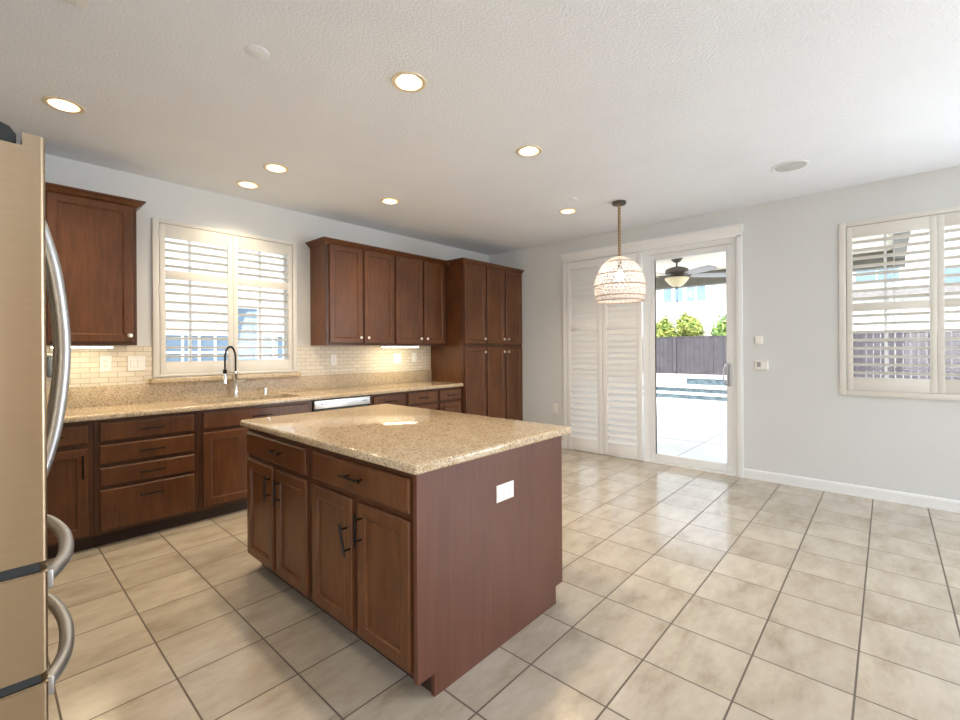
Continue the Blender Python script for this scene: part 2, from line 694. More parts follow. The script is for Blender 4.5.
# subway tile field on the cooking wall, in two runs either side of the window
bm = bm_new()
for x0, x1, z1 in ((-.33, .958, 1.384), (2.205, 4.053, 1.388)):
    box(bm, x0, x1, YL - .012, YL - .0005, 1.071, z1)
struct('trim_1', bm, 'subway', smooth=False)


# ------------------------------------------------------------------ windows and shutters
def louvers(bm, fr, u0, u1, z0, z1, n, tilt, depth=.062, wc=0.0):
    p = (z1 - z0) / n
    for i in range(n):
        zc = z0 + (i + .5) * p
        ca, sa = math.cos(tilt), math.sin(tilt)
        prof = []
        for k in range(10):
            a = 2 * PI * k / 10
            q, r = math.cos(a) * depth / 2, math.sin(a) * .0055
            prof.append((wc + q * ca - r * sa, zc + q * sa + r * ca))
        A = [bm.verts.new(fr(u0, *q)) for q in prof]
        B = [bm.verts.new(fr(u1, *q)) for q in prof]
        bm.faces.new(A)
        bm.faces.new(B[::-1])
        for k in range(10):
            bm.faces.new((A[k], A[(k + 1) % 10], B[(k + 1) % 10], B[k]))


def fbox(bm, fr, u0, u1, w0, w1, z0, z1, bev=0.0):
    a, b = fr(u0, w0, z0), fr(u1, w1, z1)
    return box(bm, a[0], b[0], a[1], b[1], a[2], b[2], bev)


def shutter(name, label, fr, o0, o1, z0, z1, i0, i1, y0, y1, mid, secs, mr, tilts, hinge_u):
    """outer casing o0..o1 z0..z1; panels inside i0..i1 y0..y1 meeting at mid"""
    loc = fr((o0 + o1) / 2, 0, z0)
    t = thing(name, label, 'window shutter', loc, 'plantation shutters')
    bm = bm_new()
    fw = .022
    for a, b, c, d in ((o0, i0 - .003, z0, z1), (i1 + .003, o1, z0, z1), (i0 - .003, i1 + .003, z0, y0 - .003), (i0 - .003, i1 + .003, y1 + .003, z1)):
        fbox(bm, fr, a, b, .0005, fw, c, d, .003)
    obj('shutter_frame', bm, 'shutter', t)
    st = .042
    for k, (a, b) in enumerate(((i0, mid - .001), (mid + .001, i1))):
        bm = bm_new()
        fbox(bm, fr, a, a + st, -.008, .018, y0, y1, .002)
        fbox(bm, fr, b - st, b, -.008, .018, y0, y1, .002)
        for r0, r1 in ((y0, secs[0][0]), (secs[0][1], secs[1][0]), (secs[1][1], y1)):
            fbox(bm, fr, a + st, b - st, -.007, .017, r0, r1, .001)
        p = obj('shutter_panel', bm, 'shutter', t)
        for (s0, s1, n), tl in zip(secs, tilts):
            bm = bm_new()
            louvers(bm, fr, a + st + .002, b - st - .002, s0 + .004, s1 - .004, n, tl, .060 if n > 6 else .056, .005)
            obj('louvers', bm, 'shutter', p)
            bm = bm_new()
            ur = a + st + (b - a - 2 * st) * (.40 if k == 0 else .44)
            tube(bm, [fr(ur, -.034, s0 + .01), fr(ur, -.034, s1 - .01)], .003, 6)
            obj('tilt_rod', bm, 'shutter', p)
    for hz in hinge_u[1]:
        for hu in hinge_u[0]:
            bm = bm_new()
            tube(bm, [fr(hu, .022, hz - .035), fr(hu, .022, hz + .035)], .005, 8)
            obj('hinge', bm, 'shutter', t)
    return t


def ext_window(name, fr, u0, u1, z0, z1, mull):
    t = thing(name, None, None, fr((u0 + u1) / 2, -.1, z0))
    t['kind'] = 'structure'
    bm = bm_new()
    for a, b, c, d in ((u0, u0 + .03, z0, z1), (u1 - .03, u1, z0, z1), (u0 + .03, u1 - .03, z0, z0 + .03), (u0 + .03, u1 - .03, z1 - .03, z1)):
        fbox(bm, fr, a, b, -.13, -.085, c, d)
    for u in mull:
        fbox(bm, fr, u - .010, u + .010, -.125, -.09, z0 + .03, z1 - .03)
    obj('window_frame', bm, 'trim', t, smooth=False)
    bm = bm_new()
    fbox(bm, fr, u0 + .025, u1 - .025, -.110, -.106, z0 + .025, z1 - .025)
    obj('glass', bm, 'glass', t, smooth=False)
    return t


fL = face_y(YL)
fR = face_x(XR)
ext_window('window_1', fL, *W1, [1.266, 1.878])
ext_window('window_2', fR, *W2, [0.01, -0.6])
shutter('plantation_shutter', 'cream plantation shutter with open louvers over the kitchen sink', fL,
        .962, 2.203, 1.122, 2.452, 1.012, 2.153, 1.145, 2.418, 1.586,
        ((1.248, 1.955, 9), (2.028, 2.305, 4)), None, (math.radians(16), math.radians(13)), ((1.008,), (1.85, 2.33)))
shutter('plantation_shutter', 'white plantation shutter with open louvers on the right wall', fR,
        -.935, .325, .903, 2.458, -.88, .270, .952, 2.415, -.305,
        ((1.066, 1.655, 8), (1.725, 2.312, 8)), None, (math.radians(21), math.radians(21)), ((-.878,), (1.1, 2.3)))

# ---- patio door with casing
bm = bm_new()
box(bm, XR - .030, XR - .0005, 1.10, 1.158, 0, 2.50, .004)
box(bm, XR - .030, XR - .0005, 3.172, 3.232, 0, 2.50, .004)
box(bm, XR - .030, XR - .0005, 1.10, 3.232, 2.485, 2.54, .003)
prism(bm, [(XR - .0005, 2.53), (XR - .034, 2.53), (XR - .036, 2.545), (XR - .046, 2.56), (XR - .062, 2.578), (XR - .068, 2.582), (XR - .068, 2.602), (XR - .0005, 2.602)], 'y', 1.092, 3.238)
struct('trim_2', bm, 'trim', angle=30)

d1 = thing('door_1', None, None, (XR, 1.6, 0))
d1['kind'] = 'structure'
bm = bm_new()
box(bm, XR + .005, XR + .135, 1.16, 1.20, .012, 2.49)
box(bm, XR + .005, XR + .135, 3.13, 3.17, .012, 2.49)
box(bm, XR + .005, XR + .135, 1.20, 3.13, 2.43, 2.49)
box(bm, XR - .01, XR + .135, 1.16, 3.17, 0.0, .022)
box(bm, XR + .004, XR + .05, 2.075, 2.150, .022, 2.43)
obj('door_frame', bm, 'trim', d1, smooth=False)
for (a, b, x0) in ((1.20, 2.075, XR + .02), (2.075, 3.13, XR + .07)):
    bm = bm_new()
    sw = .062
    box(bm, x0, x0 + .04, a, a + sw, .024, 2.428, .004)
    box(bm, x0, x0 + .04, b - sw, b, .024, 2.428, .004)
    box(bm, x0, x0 + .04, a + sw, b - sw, .024, .105, .004)
    box(bm, x0, x0 + .04, a + sw, b - sw, 2.36, 2.428, .004)
    obj('door_sash', bm, 'trim', d1)
    bm = bm_new()
    box(bm, x0 + .017, x0 + .023, a + sw - .005, b - sw + .005, .10, 2.365)
    obj('glass', bm, 'glass', d1, smooth=False)
bm = bm_new()
box(bm, XR + .005, XR + .019, 1.215, 1.248, .93, 1.17, .003)
tube(bm, [(XR + .012, 1.238, 1.16), (XR - .02, 1.262, 1.155), (XR - .034, 1.275, 1.12), (XR - .036, 1.277, 1.05), (XR - .034, 1.275, .985), (XR - .02, 1.262, .95), (XR + .012, 1.238, .945)], .007, 8)
obj('door_handle', bm, 'steel_bright', d1)

t = thing('louvered_bifold_shutter', 'tall white louvered bifold shutter closed over left half of patio door', 'door shutter', (XR - .03, 2.65, 0))
fS = face_x(XR - .012)
for k, (a, b) in enumerate(((2.655, 3.165), (2.150, 2.650))):
    bm = bm_new()
    st = .062
    fbox(bm, fS, a, a + st, -.008, .022, .012, 2.478, .003)
    fbox(bm, fS, b - st, b, -.008, .022, .012, 2.478, .003)
    for r0, r1 in ((.012, .165), (1.585, 1.650), (2.38, 2.478)):
        fbox(bm, fS, a + st, b - st, -.006, .020, r0, r1, .002)
    p = obj('shutter_panel', bm, 'door_shutter', t)
    for s0, s1, n, tl in ((.17, .935, 10, 58 if k == 0 else 55), (.935, 1.58, 9, 70), (1.655, 2.375, 10, 72)):
        bm = bm_new()
        louvers(bm, fS, a + st + .002, b - st - .002, s0, s1, n, -math.radians(tl), .086, .006)
        obj('louvers', bm, 'door_shutter', p)


# ------------------------------------------------------------------ cabinets
def crown(bm, pts, z0=2.418):
    """moulding swept along a polyline of (x,y) with outward normals found from the turn"""
    prof = [(0, 0), (.006, .004), (.008, .012), (.020, .022), (.034, .038), (.044, .044), (.050, .046), (.050, .058), (0, .058)]
    P = [Vector((x, y)) for x, y in pts]
    rows = []
    for i, p in enumerate(P):
        ns = []
        if i > 0:
            d = (P[i] - P[i - 1]).normalized()
            ns.append(Vector((d.y, -d.x)))
        if i < len(P) - 1:
            d = (P[i + 1] - P[i]).normalized()
            ns.append(Vector((d.y, -d.x)))
        nrm = ns[0] if len(ns) == 1 else (ns[0] + ns[1]) / (1 + ns[0].dot(ns[1]))
        rows.append([bm.verts.new((p.x + nrm.x * a, p.y + nrm.y * a, z0 + b)) for a, b in prof])
    for A, B in zip(rows, rows[1:]):
        for k in range(len(prof)):
            bm.faces.new((A[k], A[(k + 1) % len(prof)], B[(k + 1) % len(prof)], B[k]))
    bm.faces.new(rows[0])
    bm.faces.new(rows[-1][::-1])
    return bm


def upper(label, x0, x1, z0, yf, doors, crown_pts):
    t = thing('upper_cabinet', label, 'cabinet', ((x0 + x1) / 2, yf + .16, z0), 'upper cabinets on the window wall')
    obj('cabinet_body', box(bm_new(), x0, x1, yf + .0185, YL - .001, z0, 2.44, .001, 1), 'cherry', t)
    obj('face_frame', box(bm_new(), x0, x1, yf, yf + .018, z0, 2.44, .001, 1), 'shaded_cherry_frame', t)
    fr = face_y(yf)
    for (a, b, ku) in doors:
        d = obj('door', door_mesh(fr, a, b, z0 + .022, 2.428), 'cherry', t, smooth=False)
        knob(fr, ku, 1.470 if a > 1 else 1.455, d)
    obj('crown_moulding', crown(bm_new(), crown_pts), 'cherry', t, angle=25)
    return t


YU = 4.222
upper('dark cherry upper cabinet left of the sink window, partly behind refrigerator', -.33, .797, 1.383, YU,
      [(-.30, .265, .235), (.298, .772, .745)], [(-.33, YU), (.797, YU), (.797, YL - .001)])
upper('dark cherry upper cabinet with two doors just right of sink window', 2.355, 3.208, 1.388, YU,
      [(2.387, 2.774, 2.742), (2.800, 3.195, 2.838)], [(2.355, YL - .001), (2.355, YU), (3.208, YU)])
upper('dark cherry upper cabinet with two doors against tall pantry side', 3.210, 4.053, 1.388, YU,
      [(3.224, 3.628, 3.592), (3.652, 4.008, 3.690)], [(3.210, YU), (4.053, YU)])

YPN = 3.93


def pantry(label, x0, x1, doors, crown_pts):
    t = thing('pantry_cabinet', label, 'cabinet', ((x0 + x1) / 2, YPN + .3, 0), 'tall pantry cabinets')
    bm = bm_new()
    box(bm, x0, x1, YPN + .0185, YL - .001, .10, 2.44, .001, 1)
    obj('cabinet_body', bm, 'cherry', t)
    obj('face_frame', box(bm_new(), x0, x1, YPN, YPN + .018, .10, 2.44, .001, 1), 'shaded_cherry_frame', t)
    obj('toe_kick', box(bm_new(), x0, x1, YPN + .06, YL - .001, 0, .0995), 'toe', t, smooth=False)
    fr = face_y(YPN)
    for (a, b, ku) in doors:
        d = obj('upper_door', door_mesh(fr, a, b, 1.408, 2.428), 'cherry', t, smooth=False)
        knob(fr, ku, 1.474, d)
        d = obj('lower_door', door_mesh(fr, a, b, .115, 1.366), 'cherry', t, smooth=False)
        knob(fr, ku, 1.302, d)
    obj('crown_moulding', crown(bm_new(), crown_pts), 'cherry', t, angle=25)


pantry('tall cherry pantry with one column of doors, at end of countertop', 4.056, 4.478, [(4.072, 4.462, 4.430)],
       [(4.056, YU - .0505), (4.056, YPN), (4.478, YPN)])
pantry('tall cherry pantry with two columns of doors, against the right wall', 4.480, XR - .002, [(4.496, 4.868, 4.828), (4.898, 5.258, 4.925)],
       [(4.480, YPN), (XR - .003, YPN)])

YF = 3.975      # face frame of the base run
ZB = .8745


def base(label, x0, x1, fronts, open_top=False):
    t = thing('base_cabinet', label, 'cabinet', ((x0 + x1) / 2, YF + .28, 0), 'base cabinets along the window wall')
    bm = bm_new()
    if open_top:
        box(bm, x0, x0 + .018, YF + .02, YL - .002, .09, ZB)
        box(bm, x1 - .018, x1, YF + .02, YL - .002, .09, ZB)
        box(bm, x0 + .018, x1 - .018, YF + .02, YL - .002, .09, .11)
    else:
        box(bm, x0, x1, YF + .0205, YL - .002, .09, ZB, .001, 1)
    obj('cabinet_body', bm, 'cherry', t, smooth=False)
    obj('face_frame', box(bm_new(), x0, x1, YF, YF + .02, .09, ZB, .001, 1), 'shaded_cherry_frame', t, smooth=False)
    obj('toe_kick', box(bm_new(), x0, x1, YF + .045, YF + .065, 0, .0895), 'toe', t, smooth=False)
    fr = face_y(YF)
    for f in fronts:
        kind, a, b, z0, z1 = f[:5]
        if kind == 'drawer':
            d = obj('drawer', drawer_mesh(fr, a, b, z0, z1), 'cherry', t, smooth=False)
            pull(fr, f[5] if len(f) > 5 else (a + b) / 2, (z0 + z1) / 2 if z1 - z0 < .2 else z0 + .205, .155, False, d)
        else:
            d = obj('door', door_mesh(fr, a, b, z0, z1), 'cherry', t, smooth=False)
            pull(fr, f[5], z1 - .115, .155, True, d)
    return t


DT = (.722, .848)
base('dark cherry base cabinet with drawer over door, nearest the refrigerator', -.33, .507,
     [('drawer', -.30, .05, *DT), ('drawer', .078, .477, *DT), ('door', -.30, .05, .107, .69, .02), ('door', .078, .477, .107, .69, .448)])
base('dark cherry base cabinet with four stacked drawers', .509, 1.130,
     [('drawer', .537, 1.100, .724, .850, .825), ('drawer', .537, 1.100, .570, .698, .825), ('drawer', .537, 1.100, .416, .544, .825), ('drawer', .537, 1.100, .113, .394, .825)])
base('dark cherry sink base cabinet with wide false drawer front', 1.132, 2.066,
     [('drawer', 1.163, 2.034, .724, .852), ('door', 1.163, 1.582, .116, .697, 1.552), ('door', 1.612, 2.034, .116, .697, 1.645)], True)
base('dark cherry single-door base cabinet right of the dishwasher', 2.702, 3.168,
     [('drawer', 2.737, 3.143, .722, .850), ('door', 2.737, 3.143, .107, .697, 2.768)])
base('dark cherry base cabinet with two drawers and two doors beside the pantry', 3.170, 4.054,
     [('drawer', 3.195, 3.633, .722, .850), ('drawer', 3.672, 4.040, .722, .850), ('door', 3.195, 3.633, .107, .697, 3.603), ('door', 3.672, 4.040, .107, .697, 3.702)])

# dishwasher
t = thing('dishwasher', 'stainless steel dishwasher under the counter right of sink', 'dishwasher', (2.38, 4.2, 0))
obj('tub', box(bm_new(), 2.070, 2.698, YF + .03, YL - .05, .11, .866), 'dark_grey', t, smooth=False)
obj('door', box(bm_new(), 2.082, 2.690, YF - .020, YF + .029, .115, .765, .004), 'steel_dw', t)
p = obj('control_panel', box(bm_new(), 2.082, 2.690, YF - .022, YF + .029, .785, .862, .004), 'steel_dw', t)
for u in (2.15, 2.18, 2.21, 2.60, 2.63):
    obj('button', box(bm_new(), u, u + .018, YF - .0235, YF - .0221, .822, .830), 'gasket', p, smooth=False)
obj('pocket_handle', box(bm_new(), 2.084, 2.688, YF + .006, YF + .028, .766, .784), 'gasket', t, smooth=False)
obj('toe_kick', box(bm_new(), 2.070, 2.698, YF + .045, YF + .065, 0, .105), 'toe', t, smooth=False)

# perimeter countertop with upstand, sill ledge and sink cut-out
YC = 3.938
ZT = .914
t = thing('countertop', 'long speckled tan granite countertop along the window wall', 'countertop', (1.9, 4.2, .8755))
bm = bm_new()
edge = [(YC + .016 - .016 * math.cos(a), ZT - .016 + .016 * math.sin(a)) for a in [PI / 2 * k / 5 for k in range(6)]]
lo = [(YC + .008 - .008 * math.cos(a), .8755 + .008 - .008 * math.sin(a)) for a in [PI / 2 * k / 3 for k in range(4)]]
SX0, SX1, SY0, SY1 = 1.20, 2.00, 4.035, 4.40
prism(bm, lo[::-1] + edge + [(SY0, ZT), (SY0, .8755)], 'x', -.33, 4.0545)
box(bm, -.33, SX0, SY0, YL - .022, .8755, ZT)
box(bm, SX1, 4.0545, SY0, YL - .022, .8755, ZT)
box(bm, SX0, SX1, SY1, YL - .022, .8755, ZT)
obj('slab', bm, 'granite', t)
obj('upstand', box(bm_new(), -.33, 4.0545, YL - .022, YL - .0005, .8755, 1.070, .002), 'granite_honed', t)
obj('sill_ledge', box(bm_new(), .935, 2.215, YL - .085, YL - .0005, 1.0702, 1.112, .008, 3), 'granite_honed', t)

t = thing('sink', 'undermount sink set in the granite counter below the window', 'sink', (1.6, 4.22, .70))
bm = bm_new()
x0, x1, y0, y1 = SX0 - .01, SX1 + .01, SY0 - .01, SY1 + .01
for a, b, c, d, e, f in ((x0, x0 + .012, y0, y1, .68, .875), (x1 - .012, x1, y0, y1, .68, .875), (x0, x1, y0, y0 + .012, .68, .875), (x0, x1, y1 - .012, y1, .68, .875), (x0, x1, y0, y1, .67, .682), (1.60, 1.615, y0, y1, .68, .85)):
    box(bm, a, b, c, d, e, f - .0003)
obj('bowl', bm, 'steel_bright', t, smooth=False)
for x in (1.40, 1.81):
    obj('drain', lathe(bm_new(), [(.045, .682), (.045, .685), (.03, .684), (.005, .683)], (x, 4.22, 0)), 'chrome', t)

# faucet
FX, FY = 1.575, 4.452
t = thing('faucet', 'chrome spring pull-down kitchen faucet with black hose arching over sink', 'faucet', (FX, FY, ZT))
bm = lathe(bm_new(), [(.030, ZT + .0003), (.030, ZT + .010), (.022, ZT + .016), (.0185, ZT + .03), (.0185, ZT + .20), (.022, ZT + .205), (.022, ZT + .225), (.014, ZT + .235)], (FX, FY, 0))
obj('post', bm, 'chrome', t)
ddx, ddy = -.115, -.075
hose = []
for k in range(25):
    a = PI * k / 24
    q = .5 - .5 * math.cos(a)
    hose.append((FX + ddx * q, FY + ddy * q, 1.262 + .112 * math.sin(a)))
hose = [(FX, FY, 1.135), (FX, FY, 1.18), (FX, FY, 1.23)] + hose + [(FX + ddx, FY + ddy, 1.22), (FX + ddx, FY + ddy, 1.16)]
bm = tube(bm_new(), hose, .0068, 10)
obj('hose', bm, 'black', t)
bm = bm_new()
cum = [0]
for a, b in zip(hose, hose[1:]):
    cum.append(cum[-1] + (Vector(b) - Vector(a)).length)
N = 420
sp = []
for k in range(N):
    s = cum[-1] * k / (N - 1)
    i = max(j for j in range(len(cum)) if cum[j] <= s + 1e-9)
    i = min(i, len(hose) - 2)
    f_ = (s - cum[i]) / (cum[i + 1] - cum[i])
    p = Vector(hose[i]).lerp(Vector(hose[i + 1]), f_)
    tg = (Vector(hose[i + 1]) - Vector(hose[i])).normalized()
    s1 = tg.cross(Vector((ddy, -ddx, 0)).normalized()).normalized()
    s2 = tg.cross(s1)
    ph = 2 * PI * k / 10
    sp.append(p + (s1 * math.cos(ph) + s2 * math.sin(ph)) * .0088)
tube(bm, sp, .0016, 5)
obj('spring', bm, 'black', t)
hx, hy = FX + ddx, FY + ddy
bm = lathe(bm_new(), [(.013, 1.170), (.0165, 1.165), (.0165, 1.140), (.0135, 1.135)], (hx, hy, 0), n=18)
obj('hose_collar', bm, 'black', t)
bm = lathe(bm_new(), [(.013, 1.135), (.0155, 1.125), (.019, 1.055), (.019, 1.043), (.012, 1.041)], (hx, hy, 0), n=18)
obj('spray_head', bm, 'chrome', t)
bm = tube(bm_new(), [(FX, FY, 1.135), (FX + ddx * .5, FY + ddy * .5, 1.142), (hx, hy, 1.152)], .006, 8)
obj('holder_arm', bm, 'chrome', t)
bm = tube(bm_new(), [(FX, FY, 1.055), (FX + .04, FY - .012, 1.055), (FX + .075, FY - .022, 1.060)], .0085, 10)
obj('lever', bm, 'chrome', t)

bm = lathe(bm_new(), [(.022, ZT + .0003), (.022, ZT + .006), (.017, ZT + .008), (.017, ZT + .062), (.014, ZT + .068), (.004, ZT + .069)], (1.845, 4.462, 0))
tag(obj('air_gap_cap', bm, 'chrome'), 'small chrome cylinder standing on the counter right of the faucet', 'air gap')

# under-cabinet light bars
for x0, x1, lab in ((.33, .66, 'lit light bar under the upper cabinet left of window'), (3.12, 3.62, 'lit light bar under the upper cabinets near pantry')):
    t = thing('under_cabinet_light', lab, 'light', ((x0 + x1) / 2, 4.32, 1.36), 'under-cabinet light bars')
    obj('housing', box(bm_new(), x0 - .01, x1 + .01, 4.27, 4.36, 1.3715, 1.3825 if x0 < 1 else 1.3875, .002), 'white_plastic', t)
    obj('diffuser', box(bm_new(), x0, x1, 4.278, 4.352, 1.364, 1.3712, .002), 'led', t)


# ------------------------------------------------------------------ outlets and wall plates
def outlet(label, fr, u, z, w_, h_, kind, group=None, name='power_outlet', cat='outlet', w0=.0005):
    t = thing(name, label, cat, fr(u, w0, z - h_ / 2), group or ('power outlets' if cat == 'outlet' else 'light switches'))
    obj('cover_plate', rings_panel(bm_new(), fr, u - w_ / 2, u + w_ / 2, z - h_ / 2, z + h_ / 2, [(0, w0), (0, w0 + .003), (.004, w0 + .006)]), 'white_plastic', t)
    if kind in ('duplex', 'duplex_h'):
        for s in (-1, 1):
            du, dz = (0, s * .020) if kind == 'duplex' else (s * .020, 0)
            rr = obj('socket', rings_panel(bm_new(), fr, u + du - .0155, u + du + .0155, z + dz - .0145, z + dz + .0145, [(0, w0 + .0055), (.002, w0 + .0085)]), 'white_plastic', t)
            bm = bm_new()
            for q in (-.006, .006):
                if kind == 'duplex':
                    fbox(bm, fr, u + du + q - .0012, u + du + q + .0012, w0 + .0084, w0 + .0089, z + dz - .002, z + dz + .008)
                else:
                    fbox(bm, fr, u + du - .002, u + du + .008, w0 + .0084, w0 + .0089, z + dz + q - .0012, z + dz + q + .0012)
            obj('slots', bm, 'slot', rr, smooth=False)
    else:
        n = 1 if kind == 'rocker' else 2
        for k in range(n):
            uu = u + (k - (n - 1) / 2) * .046
            obj('rocker', rings_panel(bm_new(), fr, uu - .0165, uu + .0165, z - .033, z + .033, [(0, w0 + .0055), (.002, w0 + .0095)]), 'white_plastic', t)
    return t


fT = face_y(YL - .0125)
outlet('white duplex outlet on tile left of the sink window', fT, .655, 1.240, .075, .125, 'duplex')
outlet('white double rocker switch plate on tile beside window casing', fT, .850, 1.238, .118, .118, 'double', name='light_switch', cat='switch')
outlet('white outlet on tile right of the sink window', fT, 2.615, 1.230, .075, .122, 'duplex')
outlet('white outlet on tile under the lit light bar', fT, 3.489, 1.232, .118, .122, 'duplex')
outlet('white switch plate on tile closest to the pantry', fT, 3.765, 1.238, .075, .122, 'rocker', name='light_switch', cat='switch')
outlet('white outlet low on right wall beside bifold shutter', fR, 3.373, .528, .075, .12, 'duplex')
outlet('white horizontal outlet on the island end panel', face_y(1.2945), 1.600, .688, .122, .076, 'duplex_h')
# grey dispenser on the tile, seen behind the refrigerator handle
t = thing('soap_dispenser', 'small grey dispenser on tile behind the refrigerator handle', 'dispenser', (.345, 4.48, 1.152))
obj('case', box(bm_new(), .315, .385, 4.46, 4.537, 1.150, 1.310, .02, 3), 'slate_plastic', t)
obj('cap', box(bm_new(), .317, .383, 4.462, 4.537, 1.3105, 1.326, .005), 'white_plastic', t)
# keypad and alarm plate right of patio door
t = thing('alarm_keypad', 'small white keypad on the wall right of patio door, upper one', 'keypad', (XR, .958, 1.37))
obj('case', rings_panel(bm_new(), fR, .925, .992, 1.372, 1.452, [(0, .0005), (0, .018), (.006, .022)]), 'white_plastic', t)
obj('flap', rings_panel(bm_new(), fR, .932, .985, 1.378, 1.412, [(0, .0215), (.002, .0245)]), 'white_plastic', t)
t = thing('thermostat', 'white thermostat with small dark display below the keypad', 'thermostat', (XR, .935, 1.11))
obj('case', rings_panel(bm_new(), fR, .880, .995, 1.115, 1.205, [(0, .0005), (0, .02), (.006, .026)]), 'white_plastic', t)
obj('display', rings_panel(bm_new(), fR, .942, .975, 1.142, 1.190, [(0, .0255), (.001, .0275)]), 'grey_plastic', t)

# ------------------------------------------------------------------ island
XI, YI = 1.100, 1.295


def island(label, y0, y1, d0, d1, du, doors):
    t = thing('island_cabinet', label, 'cabinet', (1.5, (y0 + y1) / 2, 0), 'island cabinets')
    obj('cabinet_body', box(bm_new(), XI + .0205, 2.075, y0, y1, .09, ZB, .001, 1), 'cherry', t, smooth=False)
    obj('face_frame', box(bm_new(), XI, XI + .02, y0, y1, .09, ZB, .001, 1), 'shaded_cherry_frame', t, smooth=False)
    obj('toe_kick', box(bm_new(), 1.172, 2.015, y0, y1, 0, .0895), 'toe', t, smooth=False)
    fr = face_x(XI)
    d = obj('drawer', drawer_mesh(fr, d0, d1, .712, .846), 'cherry', t, smooth=False)
    pull(fr, du, .787, .155, False, d)
    for a, b, u, z, tilt in doors:
        d = obj('door', door_mesh(fr, a, b, .108, .684), 'cherry', t, smooth=False)
        pull(fr, u, z, .140, True, d, tilt)
    return t


island('near cherry island cabinet with drawer above two doors, one handle crooked', 1.317, 2.114, 1.344, 2.083, 1.701,
       [(1.344, 1.693, 1.657, .577, 0), (1.740, 2.090, 1.757, .510, .30)])
island('far cherry island cabinet with drawer over two narrow doors', 2.116, 2.905, 2.154, 2.889, 2.459,
       [(2.146, 2.492, 2.432, .577, 0), (2.531, 2.889, 2.552, .577, 0)])
bm = bm_new()
prism(bm, [(1.082, ZB), (1.082, .09), (1.166, .09), (1.166, 0), (2.020, 0), (2.020, .09), (2.085, .09), (2.085, ZB)], 'y', YI, 1.3155)
tag(obj('end_panel', bm, 'cherry_panel', smooth=False), 'plain reddish-brown veneer end panel on near end of island', 'panel')
bm = box(bm_new(), 1.058, 2.150, 1.270, 2.935, .8755, ZT, .013, 4)
tag(obj('island_countertop', bm, 'granite'), 'polished tan granite slab on top of kitchen island', 'countertop')

# ------------------------------------------------------------------ refrigerator
t = thing('refrigerator', 'stainless steel French-door refrigerator at left edge with curved handles', 'refrigerator', (-.3, 1.75, 0))
FY0, FY1, FXF = 1.300, 2.212, .092
obj('body', box(bm_new(), -.72, .012, FY0 + .012, FY1 - .012, .03, 1.765, .004), 'dark_grey', t)


def fdoor(name, y0, y1, z0, z1, notch=False):
    x0, x1, r = .018, FXF, .009
    prof = [(x0, y0), ]
    n = 6
    for k in range(n + 1):
        a = -PI / 2 + PI / 2 * k / n
        prof.append((x1 - r + r * math.cos(a), y0 + r + r * math.sin(a)))
    ym, yw = (y0 + y1) / 2, (y1 - y0) / 2 - r
    for k in range(1, 8):
        q = -1 + 2 * k / 8
        prof.append((x1 + .008 * (1 - q * q), ym + q * yw))
    for k in range(n + 1):
        a = PI / 2 * k / n
        prof.append((x1 - r + r * math.cos(a), y1 - r + r * math.sin(a)))
    prof.append((x0, y1))
    bm = prism(bm_new(), prof, 'z', z0, z1 - .026 if notch else z1)
    if notch:
        prism(bm, [(.058, p[1]) if p[0] < .06 else p for p in prof if not (p[0] < .058 and y0 < p[1] < y1)], 'z', z1 - .0262, z1)
    if not notch:
        bmesh.ops.bevel(bm, geom=[e for e in bm.edges if abs(e.verts[0].co.z - e.verts[1].co.z) < 1e-6], offset=.003, segments=2, affect='EDGES')
    return obj(name, bm, 'steel', t, angle=40)


d_near = fdoor('door', FY0, 1.753, .902, 1.782, True)
d_far = fdoor('door', 1.759, FY1, .902, 1.782, True)
dr_mid = fdoor('drawer', FY0, FY1, .670, .880)
dr_low = fdoor('drawer', FY0, FY1, .060, .650)
bm = bm_new()
for z0, z1 in ((.8805, .9015), (.6505, .6695)):
    box(bm, .0125, FXF - .012, FY0 + .006, FY1 - .006, z0, z1)
obj('gasket', bm, 'cap_plastic', t, smooth=False)
for y0, y1 in ((FY0 + .01, FY0 + .10), (FY1 - .10, FY1 - .01)):
    bm = bm_new()
    prism(bm, [(.040, 1.7565), (.050, 1.764), (.050, 1.778), (.040, 1.792), (.015, 1.800), (-.12, 1.800), (-.13, 1.790), (-.13, 1.7655), (.015, 1.7655), (.015, 1.7565)], 'y', y0, y1)
    obj('hinge_cap', bm, 'cap_plastic', t)


def bow(pts, parent, axis):
    P = [Vector(p) for p in pts]
    out = []
    n = len(P)
    for i in range(n - 1):
        a, b, c, d = P[max(i - 1, 0)], P[i], P[i + 1], P[min(i + 2, n - 1)]
        for k in range(6):
            u = k / 6
            out.append(.5 * ((2 * b) + (c - a) * u + (2 * a - 5 * b + 4 * c - d) * u * u + (3 * b - a - 3 * c + d) * u ** 3))
    out.append(P[-1])
    return obj('handle', tube(bm_new(), out, .0145, 14, flat=(1.1, 1.1)), 'steel_bright', parent)


for yy, d in ((1.715, d_near), (1.797, d_far)):
    z0, z1 = .975, 1.715
    bow([(FXF + .004, yy, z0), (FXF + .020, yy, z0 + .04), (FXF + .048, yy, z0 + .17), (FXF + .064, yy, (z0 + z1) / 2), (FXF + .048, yy, z1 - .17), (FXF + .020, yy, z1 - .04), (FXF + .004, yy, z1)], d, 'z')
for zz, d in ((.808, dr_mid), (.560, dr_low)):
    for ye in (1.458, 2.054):
        obj('handle_mount', box(bm_new(), FXF + .0005, FXF + .020, ye - .016, ye + .016, zz - .022, zz + .022, .004), 'steel_bright', d)
    y0, y1 = 1.462, 2.050
    bow([(FXF - .002, y0, zz), (FXF + .022, y0 + .03, zz), (FXF + .053, y0 + .13, zz), (FXF + .067, (y0 + y1) / 2, zz), (FXF + .053, y1 - .13, zz), (FXF + .022, y1 - .03, zz), (FXF + .000, y1, zz)], d, 'y')
